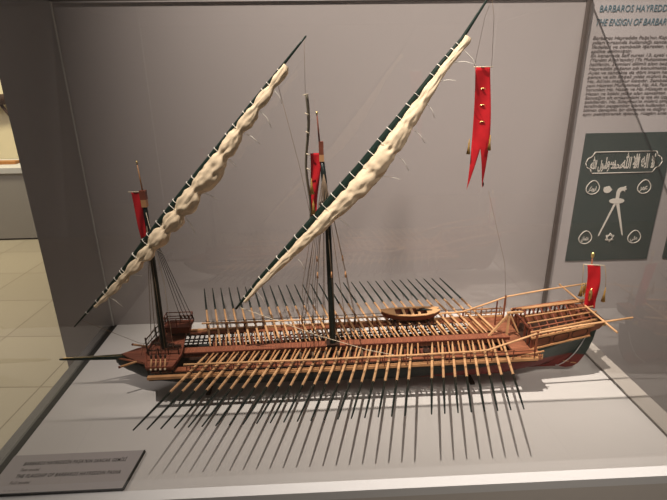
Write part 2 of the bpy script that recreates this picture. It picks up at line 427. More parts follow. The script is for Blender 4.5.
# hull: stations x, half beam, top z, keel z
HS = [(-.545, .003, .098, .082), (-.515, .016, .098, .062), (-.475, .036, .096, .045), (-.42, .052, .094, .034), (-.34, .062, .090, .027), (-.2, .068, .089, .023), (.1, .070, .092, .021),
      (.35, .070, .097, .021), (.48, .070, .104, .022), (.55, .068, .114, .024), (.62, .063, .127, .028), (.68, .052, .140, .040), (.72, .040, .150, .066), (.745, .022, .158, .105), (.755, .008, .163, .14)]
def hull_rows(hs, inset=0.0, n=14):
    rows = []
    x = hs[0][0]
    xs = []
    for a, b in zip(hs, hs[1:]):
        for q in range(4): xs.append(lerp(a[0], b[0], q / 4))
    xs.append(hs[-1][0])
    for x in xs:
        b, t, k = interp(hs, x); row = []
        for i in range(2 * n + 1):
            u = -1 + i / n
            a = abs(u)
            fine = max(0, min(1, (x - .5) / .2)) if len(hs) > 8 else 0
            y = math.copysign(b * lerp(math.sin(a * PI / 2) ** .8, a ** 2.4, fine) if a > 0 else 0, u)
            z = k + (t - k) * a ** 2.2
            row.append((x, y * (1 - inset), z + inset * .01))
        rows.append(row)
    return rows
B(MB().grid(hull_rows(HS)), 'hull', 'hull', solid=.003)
inner = MB()
rows = []
for q in range(30):
    x = lerp(-.44, .52, q / 29); b, t, k = interp(HS, x)
    rows.append([(x, -b * .86, .062), (x, b * .86, .062)])
B(inner.grid(rows, smooth=False), 'hold_floor', 'dark')
kl = MB(); kp = [(-.54, 0, .080), (-.515, 0, .060), (-.475, 0, .043), (-.42, 0, .032), (-.34, 0, .025), (-.2, 0, .021), (.1, 0, .019), (.5, 0, .019), (.62, 0, .022), (.672, 0, .022)]
for a, b in zip(kp, kp[1:]): kl.bar(a, b, .006, .008)
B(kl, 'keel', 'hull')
# rudder crescent behind the sternpost
inn = [(.678, .022), (.692, .030), (.708, .044), (.722, .063), (.734, .088), (.744, .115), (.751, .142)]
outr = [(.678, .018), (.697, .0135), (.716, .0155), (.732, .026), (.744, .046), (.755, .072), (.763, .102), (.769, .145)]
rd = MB(); rd.plate([(x + .004, -.004, z) for x, z in inn[::-1]] + [(x + .004, -.004, z) for x, z in outr], (0, 1, 0), .008)
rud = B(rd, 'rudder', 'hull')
spn = MB(); spn.plate([(x - .034, -.003, z + .004) for x, z in inn[::-1]] + [(x + .003, -.003, z) for x, z in inn], (0, 1, 0), .006)
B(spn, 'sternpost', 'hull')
pl = MB()
pl.tube([(x, -.0058, z) for x, z in inn], .0014, 6)
B(pl, 'pale_edging', 'white', rud)
for z, x in ((.036, .700), (.030, .722)):
    hg = MB(); hg.bar((x - .009, -.005, z), (x + .007, -.005, z - .003), .0025, .0025); B(hg, 'hinge', 'tan2', rud)

# spur at the bow
spr = MB(); spr.tube([(-.695, 0, .0965), (-.66, 0, .097), (-.58, 0, .0975), (-.50, 0, .098)], [.0026, .0045, .0065, .0085], 8)
sp_o = B(spr, 'bow_spur', 'yard')
gl = MB()
for q in range(46):
    x = lerp(-.685, -.53, q / 45); r = lerp(.0035, .0078, q / 45)
    gl.box(x, x + .0016, -r * .6, r * .6, .0965 + r * .80, .0975 + r * .86)
B(gl, 'gilt_notches', 'gold', sp_o)
st = MB(); st.tube([(-.535, -.006, .096), (-.49, -.028, .101), (-.44, -.052, .104)], .003, 6); B(st, 'bow_wale', 'brown')
st = MB(); st.tube([(-.535, .006, .096), (-.49, .028, .101), (-.44, .052, .104)], .003, 6); B(st, 'bow_wale', 'brown')
B(MB().plate([(-.53, 0, .1035), (-.495, -.026, .1035), (-.45, -.050, .1035), (-.43, -.052, .1035), (-.43, .052, .1035), (-.45, .050, .1035), (-.495, .026, .1035)], (0, 0, 1), .004), 'bow_deck', 'deckx')
for sgn in (-1, 1):
    c = MB(); c.tube([(-.450, sgn * .022, .110 if sgn > 0 else .106), (-.515, sgn * .050, .1045 if sgn > 0 else .099)], [.0026, .0030], 8); ct = B(c, 'cathead', 'tan2')
    c = MB(); c.tube([(-.5155, sgn * .0502, .1045 if sgn > 0 else .099), (-.520, sgn * .0525, .104 if sgn > 0 else .0986)], .0034, 8); B(c, 'cathead_cap', 'red', ct)
# fore platform (octagonal) with its skirt and posts
PZ = .121
fo = [(-.455, -.028), (-.432, -.097), (-.366, -.097), (-.358, -.04), (-.366, .02), (-.380, .097), (-.432, .097), (-.455, .028)]
fpf = B(MB().plate([(x, y, PZ - .006) for x, y in fo], (0, 0, 1), .006), 'fore_platform', 'deckx')
rim = MB()
for a, b in zip(fo, fo[1:] + fo[:1]): rim.bar((a[0], a[1], PZ + .002), (b[0], b[1], PZ + .002), .003, .005)
B(rim, 'platform_rim', 'red', fpf)
for x in (-.43, -.40, -.37):
    for y in (-.09, .09):
        B(MB().bar((x, y, .10), (x, y, PZ - .006), .004, .004), 'platform_post', 'dark', fpf)
# two cross seams of the platform
B(MB().box(-.44, -.36, -.031, -.028, PZ, PZ + .0015), 'deck_batten', 'red', fpf)
B(MB().box(-.44, -.36, -.062, -.059, PZ, PZ + .0015), 'deck_batten', 'red', fpf)
pr = MB(); pr.bar((-.444, -.036, .136), (-.366, -.036, .136), .002, .002)
for x in (-.444, -.418, -.392, -.366): pr.bar((x, -.036, PZ), (x, -.036, .142), .0024, .0024)
B(pr, 'platform_railing', 'dark', fpf)
for k, x in enumerate((-.428, -.408, -.388)):
    gn = MB(); gn.tube([(x + .02, .012 - .008 * k, .1275), (x - .012, .010 - .008 * k, .129), (x - .016, .010 - .008 * k, .129)], [.0042, .0032, .0038], 8); B(gn, 'bow_gun', 'dark')
# front railing across the bow
fr = MB()
for zz in (.135, .152, .168):
    fr.bar((-.448, -.03, zz - .004), (-.43, .082, zz), .0022, .0022)
for yy, xx in ((-.03, -.448), (.025, -.439), (.082, -.43)):
    fr.bar((xx, yy, PZ), (xx, yy, .170), .003, .003)
B(fr, 'bow_railing', 'dark')
# raised box with a railing on the far side of the platform
bx = MB()
bx.hexa([(-.414, .064, .126), (-.362, .064, .126), (-.362, .090, .126), (-.414, .090, .126)], [(-.426, .056, .149), (-.356, .056, .149), (-.356, .094, .149), (-.426, .094, .149)])
fb = B(bx, 'raised_box', 'brown')
B(MB().box(-.429, -.353, .053, .097, .148, .152), 'box_rim', 'red', fb)
for x in (-.410, -.366): B(MB().box(x - .003, x + .003, .064, .070, PZ, .127), 'box_foot', 'dark', fb)
rl = MB()
for y in (.056, .094):
    for zz in (.166, .178): rl.bar((-.427, y, zz), (-.355, y, zz), .002, .002)
    for x in (-.427, -.391, -.355): rl.bar((x, y, .151), (x, y, .179), .0022, .0022)
for x in (-.427, -.355):
    for zz in (.166, .178): rl.bar((x, .056, zz), (x, .094, zz), .002, .002)
B(rl, 'box_railing', 'red', fb)
# gangway
def yz(x, z): return z + rise(x)
gw = MB(); gx = [-.375 + .9 * q / 12 for q in range(13)]
for a, b in zip(gx, gx[1:]):
    gw.hexa([(a, -.011, yz(a, .096)), (b, -.011, yz(b, .096)), (b, .011, yz(b, .096)), (a, .011, yz(a, .096))],
            [(a, -.0125, yz(a, .1115)), (b, -.0125, yz(b, .1115)), (b, .0125, yz(b, .1115)), (a, .0125, yz(a, .1115))])
gway = B(gw, 'gangway', 'gang')
gs = MB()
for sgn in (-1, 1):
    for a, b in zip(gx, gx[1:]): gs.bar((a, sgn * .013, yz(a, .110)), (b, sgn * .013, yz(b, .110)), .002, .0035)
B(gs, 'gangway_edge', 'red', gway)

# outriggers: rail plank, lattice, stanchion rails (both sides alike)
for sgn in (-1, 1):
    A, Z_ = -.425, .557
    rp = MB(); xs = [lerp(A, Z_, q / 12) for q in range(13)]
    for a, b in zip(xs, xs[1:]):
        rp.hexa([(a, sgn * .109, yz(a, .1035)), (b, sgn * .109, yz(b, .1035)), (b, sgn * .119, yz(b, .1035)), (a, sgn * .119, yz(a, .1035))],
                [(a, sgn * .109, yz(a, .1105)), (b, sgn * .109, yz(b, .1105)), (b, sgn * .119, yz(b, .1105)), (a, sgn * .119, yz(a, .1105))])
    rail = B(rp, 'outrigger_rail', 'tan2')
    ip = MB(); w0, w1 = (.072, .090) if sgn < 0 else (.094, .108)
    for a, b in zip(xs, xs[1:]):
        ip.hexa([(a, sgn * w0, yz(a, .103)), (b, sgn * w0, yz(b, .103)), (b, sgn * w1, yz(b, .103)), (a, sgn * w1, yz(a, .103))],
                [(a, sgn * w0, yz(a, .107)), (b, sgn * w0, yz(b, .107)), (b, sgn * w1, yz(b, .107)), (a, sgn * w1, yz(a, .107))])
    B(ip, 'walkway_plank', 'brown', rail)
    lt = MB(); x = -.385
    for yy, zz in ((.066, .088), (.078, .090), (.090, .092), (.108, .096)):
        for a, b in zip(xs, xs[1:]): lt.bar((a, sgn * yy, yz(a, zz)), (b, sgn * yy, yz(b, zz)), .0034, .003)
    k = 0
    while x < .40:
        lt.bar((x, sgn * .062, yz(x, .087)), (x, sgn * .112, yz(x, .097)), .0038, .003); x += .01375; k += 1
    B(lt, 'outrigger_lattice', 'dark', rail)
    hr = MB(); xs2 = [lerp(-.325, .545, q / 16) for q in range(17)]
    for zz in (.122, .133): hr.tube([(x, sgn * .118, yz(x, zz)) for x in xs2], .0009, 5)
    B(hr, 'screen_rail', 'dark', rail)
    for x in xs2: B(MB().bar((x, sgn * .118, yz(x, .108)), (x, sgn * .118, yz(x, .138)), .002, .002), 'screen_post', 'red', rail)
    # long handrail that climbs to the stern
    hp = [(-.335, .105, .134), (0, .105, .134), (.25, .105, .137), (.40, .105, .141), (.43, .105, .1435), (.50, .105, .168), (.556, .105, .188), (.66, .105, .205), (.79, .105, .222)]
    hnd = B(MB().tube([(x, sgn * y, z) for x, y, z in hp], .0026, 8), 'handrail', 'tan')
    for q in range(15):
        x = -.32 + q * .0535; z = interp(hp, x)[1]
        B(MB().bar((x, sgn * .105, yz(x, .106)), (x, sgn * .105, z), .0026, .0026), 'stanchion', 'red', hnd)
    B(MB().bar((.552, sgn * .105, .12), (.552, sgn * .105, .192), .0045, .0045), 'stern_post', 'brown', hnd)

# rowing benches and oars
DP = .0275; X0 = -.296
bm0 = MB(); bm0.bar((.004, -.0175, .1085), (-.0085, -.080, .1125), .0040, .0038)
bn = B(bm0, 'bench', 'bench'); bn.location = (X0 + .012, 0, rise(X0))
bf = MB(); bf.bar((.004, .0175, .1085), (-.0085, .080, .1125), .0040, .0038)
bnf = B(bf, 'bench', 'bench'); bnf.location = (X0 + .012, 0, rise(X0))
fb0 = MB(); fb0.bar((.004, -.020, .092), (-.0095, -.085, .094), .0045, .004)
ft = B(fb0, 'foot_bar', 'red'); ft.location = (X0 + .0045, 0, rise(X0))
fb1 = MB(); fb1.bar((.004, .020, .092), (-.0095, .085, .094), .0045, .004)
ftf = B(fb1, 'foot_bar', 'red'); ftf.location = (X0 + .0045, 0, rise(X0))
def make_oar(sgn):
    i = Vector((0, sgn * .0195, .1088)); t = Vector((-.0807, sgn * .3403, .1377)); m_ = i.lerp(t, .577)
    o = B(MB().tube([i, i.lerp(t, .05), i.lerp(t, .10), i.lerp(t, .3), m_], [.0020, .0022, .0033, .0035, .0030], 8), 'oar', 'tan')
    B(MB().tube([m_, i.lerp(t, .7), i.lerp(t, .86), t], [.0031, .0028, .0024, .0015], 8), 'oar_blade', 'oarpaint', o)
    return o
oars = {s_: make_oar(s_) for s_ in (-1, 1)}
for s_ in (-1, 1): oars[s_].location = (X0, 0, rise(X0))
for k in range(1, 30):
    x = X0 + DP * k
    for s_ in (-1, 1):
        if not (s_ == -1 and k == 21): copy_to(oars[s_], ship, (x, 0, rise(x)))
    if k < 29:
        copy_to(bnf, ship, (x + .012, 0, rise(x))); copy_to(ftf, ship, (x + .0045, 0, rise(x)))
        if k != 21: copy_to(bn, ship, (x + .012, 0, rise(x))); copy_to(ft, ship, (x + .0045, 0, rise(x)))
# small hearth where the near oar is left out
hx = X0 + DP * 21
hb = MB(); hb.box(hx - .012, hx + .012, -.085, -.045, .100, .118); ho = B(hb, 'hearth_box', 'red')
B(MB().tube([(hx, -.066, .117), (hx, -.066, .126)], [.008, .0095], 12), 'cooking_pot', 'dark', ho)

# deck aft of the oars
ad = MB(); ad.hexa([(.512, -.108, .107), (.575, -.106, .110), (.575, .106, .110), (.512, .108, .107)], [(.512, -.108, .114), (.575, -.106, .118), (.575, .106, .118), (.512, .108, .114)])
B(ad, 'aft_deck', 'deck')
fd = MB(); fd.hexa([(.42, .045, .106), (.52, .03, .108), (.52, .112, .108), (.46, .112, .106)], [(.42, .045, .116), (.52, .03, .119), (.52, .112, .119), (.46, .112, .116)])
B(fd, 'side_deck', 'deck')
bs = MB()
for zz in (.128, .142): bs.bar((.44, .116, yz(.44, zz - .01)), (.55, .114, yz(.55, zz - .008)), .003, .003)
for q in range(8):
    x = .44 + q * .0157; bs.bar((x, .115, .112), (x, .115, yz(x, .134)), .0022, .0022)
B(bs, 'balustrade', 'tan2')
bs = MB()
bs.bar((.515, -.112, .127), (.575, -.106, .135), .003, .003)
for q in range(6): bs.bar((.515 + q * .011, -.111, .116), (.515 + q * .011, -.111, .129), .0022, .0022)
B(bs, 'balustrade', 'tan2')
# trestle on the centre line
B(MB().bar((.470, 0, .120), (.522, 0, .190), .005, .005), 'trestle_strut', 'tan')
B(MB().bar((.515, 0, .1905), (.560, 0, .1925), .006, .005), 'trestle_beam', 'tan')
B(MB().bar((.521, 0, .12), (.521, 0, .190), .005, .005), 'trestle_post', 'tan')
B(MB().bar((.526, 0, .182), (.553, 0, .128), .004, .004), 'trestle_strut', 'tan')
B(MB().bar((.512, .065, .118), (.512, .065, .195), .003, .003), 'deck_post', 'red')

# stern pavilion -------------------------------------------------------------
CX0, CX1 = .560, .718
def cb(x): t = (x - CX0) / (CX1 - CX0); return lerp(.069, .061, t)
def czb(x): t = (x - CX0) / (CX1 - CX0); return lerp(.117, .148, t)   # bottom of side wall
FAR = [0]
def czt(x): t = (x - CX0) / (CX1 - CX0); return lerp(.151, .179, t) - FAR[0]   # top of side wall
for sgn in (-1, 1):
    FAR[0] = .016 if sgn > 0 else 0.0
    w = MB()
    w.hexa([(CX0, sgn * (cb(CX0) - .002), czb(CX0)), (CX1, sgn * (cb(CX1) - .002), czb(CX1)), (CX1, sgn * (cb(CX1) - .006), czb(CX1)), (CX0, sgn * (cb(CX0) - .006), czb(CX0))],
           [(CX0, sgn * cb(CX0), czt(CX0)), (CX1, sgn * cb(CX1), czt(CX1)), (CX1, sgn * (cb(CX1) - .004), czt(CX1)), (CX0, sgn * (cb(CX0) - .004), czt(CX0))])
    wall = B(w, 'cabin_side', 'brown')
    for q in range(3):
        pa = CX0 + .006 + q * .050; pb = pa + .044
        mold = []
        for a in range(28):
            th = 2 * PI * a / 28; cx_ = (pa + pb) / 2
            ux = math.copysign(abs(math.cos(th)) ** .6, math.cos(th)); uz = math.copysign(abs(math.sin(th)) ** .6, math.sin(th))
            x = cx_ + ux * .0205; f_ = .5 + .33 * uz
            mold.append((x, sgn * (lerp(cb(x) - .002, cb(x), f_) + .0006), lerp(czb(x), czt(x), f_)))
        B(MB().tube(mold + mold[:1], .0011, 5, caps=False), 'panel_moulding', 'dark', wall)
    tr = MB()
    tr.bar((CX0 - .005, sgn * (cb(CX0) + .001), czt(CX0) + .001), (CX1 + .004, sgn * (cb(CX1) + .001), czt(CX1) + .001), .006, .005)
    B(tr, 'sill_rail', 'tan2', wall)
    tr = MB(); tr.bar((CX0 - .004, sgn * (cb(CX0) - .001), czb(CX0)), (CX1, sgn * (cb(CX1) - .001), czb(CX1)), .005, .004)
    B(tr, 'lower_rail', 'tan2', wall)
    for q in range(9 if sgn < 0 else 14):
        x = lerp(CX0 + .002, CX1 - .002, q / (8 if sgn < 0 else 13))
        B(MB().bar((x, sgn * cb(x), czt(x)), (x, sgn * (cb(x) - .003), czt(x) + .013 + FAR[0]), .0042, .0042), 'baluster', 'red', wall)
    ev = MB(); ev.bar((CX0 - .006, sgn * (cb(CX0) - .003), czt(CX0) + .015 + FAR[0]), (CX1 + .012, sgn * (cb(CX1) - .003), czt(CX1) + .015 + FAR[0]), .005, .004)
    B(ev, 'eaves_rail', 'tan2', wall)
B(MB().hexa([(CX0, -.060, .116), (CX1, -.050, .147), (CX1, .050, .147), (CX0, .060, .116)], [(CX0, -.060, .121), (CX1, -.050, .152), (CX1, .050, .152), (CX0, .060, .121)]), 'cabin_floor', 'dark')
cf = MB()
for y in (-.066, -.045, -.022, .022, .045, .066): cf.bar((CX0, y, .118), (CX0, y, .166), .005, .005)
cf.bar((CX0, -.071, .166), (CX0, .071, .166), .005, .005)
B(cf, 'cabin_front', 'red')
aw = thing_aw = None
def archz(x, y):
    t = (x - CX0) / (CX1 - CX0); e = lerp(.163, .189, t); p = lerp(.199, .215, t); b = cb(x)
    return e + (p - e) * max(0, 1 - abs(y / b)) ** .85
hoops = MB()
for q in range(8):
    x = lerp(CX0, CX1, q / 7)
    pts = [(x, cb(x) * math.sin(u), archz(x, cb(x) * math.sin(u))) for u in [lerp(-PI / 2 * .98, PI / 2 * .98, k / 16) for k in range(17)]]
    o = B(MB().tube(pts, .0022, 6), 'awning_hoop', 'red')
for y, r in ((-.082, .0020), (-.062, .0024), (-.034, .0022), (.002, .0034), (.045, .0020), (.080, .0020)):
    pts = [(x, y * cb(x) / .1, archz(x, y * cb(x) / .1) + .003) for x in (CX0 - .006, (CX0 + CX1) / 2, CX1 + .020)]
    B(MB().tube(pts, r, 6), 'awning_batten', 'tan2' if abs(y) < .065 else 'brown')
# transom and its ornaments
tb = MB(); tb.hexa([(CX1 - .002, -.050, .150), (.752, -.044, .158), (.752, .044, .158), (CX1 - .002, .050, .150)], [(CX1 - .002, -.060, .180), (.760, -.052, .184), (.760, .052, .184), (CX1 - .002, .060, .180)])
tro = B(tb, 'transom', 'brown')
for y in (-.040, -.018):
    B(MB().tube([(.752, y, .170), (.766, y - .002, .170)], [.006, .0045], 10), 'gilt_boss', 'gold', tro)
B(MB().box(.722, .752, -.050, -.012, .184, .192), 'stern_locker', 'dark', tro)
# crossing beam lying over the handrail ends
B(MB().tube([(.7215, -.155, .2105), (.7215, .130, .2105)], .0026, 8), 'cross_beam', 'tan')
# stern flag, its pole and three lanterns
fpole = B(MB().tube([(.735, 0, .19), (.724, 0, .35)], [.0024, .0018], 8), 'stern_flagpole', 'brown')
B(MB().tube([(.7245, 0, .345), (.7243, 0, .350), (.724, 0, .356), (.7238, 0, .360)], [.0025, .0042, .0042, .0015], 10), 'pole_finial', 'brass', fpole)
def flag_mesh(p00, p10, length, wtop, wbot, tail=0, waves=.003, ph=0, n=30, m=8, drift=0, yaw=0.0):
    """hanging cloth from p00 to p10 (top corners), straight down"""
    a = Vector(p00); b = Vector(p10); mid = (a + b) / 2; d = (b - a).normalized(); nrm = Vector((-d.y, d.x, 0))
    rows = []
    for i in range(n + 1):
        t = i / n; w = lerp(wtop, wbot, t); r = []
        for j in range(m + 1):
            u = j / m - .5
            off = waves * math.sin(t * 7 + u * 5 + ph) * (.3 + t)
            z = -length * t
            if tail and i == n: pass
            p = mid + d * (u * w + drift * t + .10 * w * math.sin(t * 4 + ph)) + nrm * off + Vector((0, 0, z))
            r.append(p)
        rows.append(r)
    return rows
sf = B(MB().grid(flag_mesh((.703, -.004, .328), (.751, -.012, .326), .125, .033, .030, waves=.003, drift=.010), mi=0), 'stern_flag', 'flag', fpole, solid=.0008)
B(MB().tube([(.701, -.004, .3285), (.753, -.012, .3265)], .0012, 6), 'flag_yard', 'twine', fpole)
def tassel_mesh(x, y, z, h=.02, r=.006):
    return MB().tube([(x, y, z + h * 1.25), (x, y, z + h), (x, y, z + h * .85), (x, y, z + h * .7), (x, y, z)], [.0006, .0012, r * .45, r * .35, r], 10)
B(tassel_mesh(.706, -.006, .238, .030, .0055), 'tassel', 'tassel', fpole)
B(tassel_mesh(.768, -.012, .222, .034, .0055), 'tassel', 'tassel', fpole)
B(MB().tube([(.753, -.012, .3265), (.762, -.012, .30), (.768, -.012, .262)], .0005, 5), 'tassel_cord', 'tassel', fpole)
B(MB().tube([(.701, -.004, .3285), (.704, -.005, .30), (.706, -.006, .272)], .0005, 5), 'tassel_cord', 'tassel', fpole)
lb = MB(); lb.bar((.727, -.018, .229), (.727, .016, .229), .0022, .0022); lb.bar((.733, 0, .21), (.727, 0, .229), .003, .003)
B(lb, 'lantern_bracket', 'brass')
for y, z in ((-.016, .234), (0, .242), (.014, .236)):
    L = MB(); L.tube([(.727, y, z - .006), (.727, y, z), (.727, y, z + .001), (.727, y, z + .016), (.727, y, z + .017), (.727, y, z + .024), (.727, y, z + .030)], [.001, .003, .0040, .0044, .0054, .0024, .0006], 8)
    B(L, 'stern_lantern', 'brass')

# masts ----------------------------------------------------------------------
mm = B(MB().tube([(.0405, 0, .06), (.040, 0, .111), (.0365, 0, .276), (.033, 0, .44), (.0255, 0, .567), (.0215, 0, .61)], [.0088, .0086, .0082, .0076, .0066, .006], 12), 'main_mast', 'mast')
B(MB().box(.022, .058, -.014, .014, .108, .119), 'mast_step', 'dark', mm)
B(MB().box(.0150, .0260, -.007, .007, .612, .628), 'mast_cap', 'tan2', mm)
B(MB().box(.0145, .0255, -.007, .007, .628, .658), 'mast_block', 'red', mm)
B(MB().tube([(.0165, 0, .655), (.012, 0, .722)], [.0022, .0013], 8), 'flagstaff', 'red', mm)
B(MB().tube([(.012, 0, .720), (.012, 0, .726)], [.0026, .0015], 8), 'staff_knob', 'brass', mm)
B(MB().grid(flag_mesh((-.006, -.006, .632), (.016, -.002, .632), .165, .027, .012, waves=.004, ph=1, drift=-.006)), 'main_flag', 'flag', mm, solid=.0008)
fm = B(MB().tube([(-.416, 0, .07), (-.414, 0, .15), (-.4105, 0, .29), (-.409, 0, .40), (-.408, 0, .49), (-.4075, 0, .515)], [.0078, .0076, .0072, .0066, .0056, .0052], 12), 'fore_mast', 'mast')
B(MB().box(-.4135, -.4015, -.007, .007, .512, .530), 'mast_cap', 'tan2', fm)
B(MB().box(-.4145, -.4005, -.007, .007, .530, .552), 'mast_block', 'red', fm)
B(MB().tube([(-.408, 0, .55), (-.411, 0, .617)], [.0019, .0012], 8), 'flagstaff', 'tan2', fm)
B(MB().tube([(-.411, 0, .616), (-.411, 0, .622)], [.0024, .0014], 8), 'staff_knob', 'brass', fm)
B(MB().grid(flag_mesh((-.436, -.006, .549), (-.409, -.002, .548), .135, .026, .010, waves=.004, ph=2, drift=.004)), 'fore_flag', 'flag', fm, solid=.0008)
B(MB().tube([(-.440, -.006, .550), (-.404, -.002, .549)], .001, 6), 'flag_yard', 'twine', fm)

# lateen yards with furled sails ------------------------------------------------
def curve_at(pts, t):
    L = [0]
    for a, b in zip(pts, pts[1:]): L.append(L[-1] + (Vector(b) - Vector(a)).length)
    s_ = t * L[-1]
    for i in range(len(pts) - 1):
        if s_ <= L[i + 1] + 1e-9:
            return Vector(pts[i]).lerp(Vector(pts[i + 1]), (s_ - L[i]) / (L[i + 1] - L[i]))
    return Vector(pts[-1])
def furled(pts, t0, t1, prof, pinch, seed, bulge, wr, na=36, nl=360, yr=None):
    """lumpy gathered sail slung under a yard; prof: (t, radius); pinch: list of t"""
    rows = []
    for i in range(nl + 1):
        t = lerp(t0, t1, i / nl); c = curve_at(pts, t)
        d = (curve_at(pts, min(1, t + .01)) - curve_at(pts, max(0, t - .01))).normalized()
        down = Vector((d.z, 0, -d.x)); side = Vector((0, 1, 0))
        r = interp(prof, t)[0]
        dist = min(abs(t - p) for p in pinch)
        gap = bulge[1]
        r_s = r; pz = math.exp(-(dist / gap) ** 2)
        r *= 1 - bulge[0] * pz
        cen = c + down * (yr(t) * .55 + lerp(r, r_s, .75) * .84) + side * (-.007)
        row = []
        for k in range(na):
            a = 2 * PI * k / na
            q = Vector((math.cos(a) * 1.3 + seed, math.sin(a) * 1.3, t * 26))
            n1 = noise.noise(q); n2 = noise.noise(Vector((math.cos(a) * 3.2 + seed, math.sin(a) * 3.2 + t * 22, t * 48)))
            # long folds that run along the gathered cloth
            f = abs(noise.noise(Vector((math.cos(a) * 4.5, math.sin(a) * 4.5 + seed, t * 14))))
            rr = r * (1 + wr * (.38 * n1 + .35 * n2 - .6 * f + .12) + .13 * pz * math.sin(7 * a + 9 * noise.noise(Vector((t * 9, seed, 0)))))
            row.append(cen + down * math.cos(a) * rr + side * math.sin(a) * rr * .85)
        rows.append(row)
    mb = MB().grid(rows, closed=True)
    for r_ in (rows[0], rows[-1]):
        mb.add(r_, [list(range(na))])
    return mb
def lashing(pts, t, yr, sailr, loose, rnd, wide=.0016):
    c = curve_at(pts, t); d = (curve_at(pts, min(1, t + .01)) - curve_at(pts, max(0, t - .01))).normalized()
    down = Vector((d.z, 0, -d.x)); side = Vector((0, 1, 0))
    mb = MB(); ring = []
    for k in range(17):
        a = 2 * PI * k / 16
        if sailr: cc = c + down * (sailr * .95); ra = sailr * 1.0 + yr * 1.1; rb = max(sailr * .78, yr * 1.2)
        else: cc = c; ra = rb = yr * 1.12
        ring.append(cc + down * math.cos(a) * ra + side * (math.sin(a) * rb - .003 * (1 if sailr else 0)))
    mb.tube(ring, wide, 5, caps=False)
    if loose:
        p = c + down * (2.0 * sailr + yr * .6) + side * (-.008); L = rnd.uniform(.03, .055); a = rnd.uniform(-.9, .5)
        e1 = p + Vector((math.cos(a), 0, math.sin(a))) * L * .5 + Vector((0, -.004, -.004)); e2 = e1 + Vector((math.cos(a - .5), 0, math.sin(a - .5))) * L * .5
        mb.tube([p - down * .01, p, e1, e2], .0006, 4)
    return mb

MY = [(-.208, -.030, .245), (-.146, -.030, .321), (-.062, -.030, .412), (.028, -.030, .510), (.109, -.030, .600), (.199, -.030, .711), (.283, -.030, .820), (.328, -.030, .873), (.375, -.030, .947), (.390, -.030, .972)]
def myr(t): return interp([(0, .0028), (.1, .0055), (.3, .0095), (.45, .0112), (.6, .0095), (.78, .0065), (.84, .005), (1, .0016)], t)[0]
my = B(MB().tube([curve_at(MY, q / 40) for q in range(41)], [myr(q / 40) for q in range(41)], 10), 'main_yard', 'yard')
pm = [.08, .15, .225, .30, .375, .445, .515, .585, .655, .72, .775, .825, .86]
prof = [(.03, .0035), (.10, .0065), (.2, .0100), (.30, .0150), (.40, .0205), (.47, .0250), (.54, .0250), (.6, .0220), (.7, .0150), (.8, .0085), (.88, .0085), (.9, .005)]
ms = B(furled(MY, .035, .885, prof, pm, 3.1, (.14, .010), .42, yr=myr), 'furled_main_sail', 'sail', my)
rnd = random.Random(4)
for q, t in enumerate(pm):
    B(lashing(MY, t, myr(t), interp(prof, t)[0] * .80, q % 2 == 0 or q > 6, rnd, .0006), 'sail_tie', 'tie', my)
for t in [.045, .115, .19, .265, .34, .41, .48, .55, .62, .69, .80, .845]:
    B(lashing(MY, t, myr(t), 0, False, rnd, .0010), 'yard_lashing', 'tie', my)

FY = [(-.620, -.030, .210), (-.535, -.030, .295), (-.462, -.030, .372), (-.401, -.030, .443), (-.300, -.030, .557), (-.209, -.030, .658), (-.135, -.030, .742), (-.066, -.030, .817), (-.007, -.030, .882)]
def fyr(t): return interp([(0, .0018), (.12, .004), (.3, .0072), (.42, .0082), (.6, .0070), (.8, .0048), (.9, .0034), (1, .002)], t)[0]
fy = B(MB().tube([curve_at(FY, q / 40) for q in range(41)], [fyr(q / 40) for q in range(41)], 10), 'fore_yard', 'yard')
pf = [.11, .145, .20, .235, .29, .34, .405, .465, .54, .655, .73, .80, .86]
proff = [(.09, .004), (.14, .0085), (.22, .0125), (.29, .0160), (.36, .0205), (.45, .0225), (.53, .0215), (.60, .0230), (.64, .0205), (.70, .0160), (.77, .0140), (.84, .0120), (.88, .0100), (.91, .0085), (.925, .004)]
fs = B(furled(FY, .095, .92, proff, pf, 11.7, (.40, .013), .55, yr=fyr), 'furled_fore_sail', 'sail', fy)
rnd = random.Random(9)
for q, t in enumerate(pf):
    B(lashing(FY, t, fyr(t), interp(proff, t)[0] * .52, q not in (0, 2, 4, 6), rnd, .0008), 'sail_tie', 'tie', fy)
for t in [.06, .16, .225, .29, .36, .44, .48, .56, .63, .70, .77, .84, .9]:
    B(lashing(FY, t, fyr(t), 0, False, rnd, .0009), 'yard_lashing', 'tie', fy)
# parrels that hold the yards to the masts
B(MB().tube([(.030 + .016 * math.cos(a), -.014 + .022 * math.sin(a), .515 + .004 * math.cos(a)) for a in [2 * PI * k / 16 for k in range(17)]], .003, 6, caps=False), 'parrel', 'blackrope', my)
B(MB().tube([(-.408 + .014 * math.cos(a), -.014 + .022 * math.sin(a), .437 + .004 * math.cos(a)) for a in [2 * PI * k / 16 for k in range(17)]], .003, 6, caps=False), 'parrel', 'blackrope', fy)

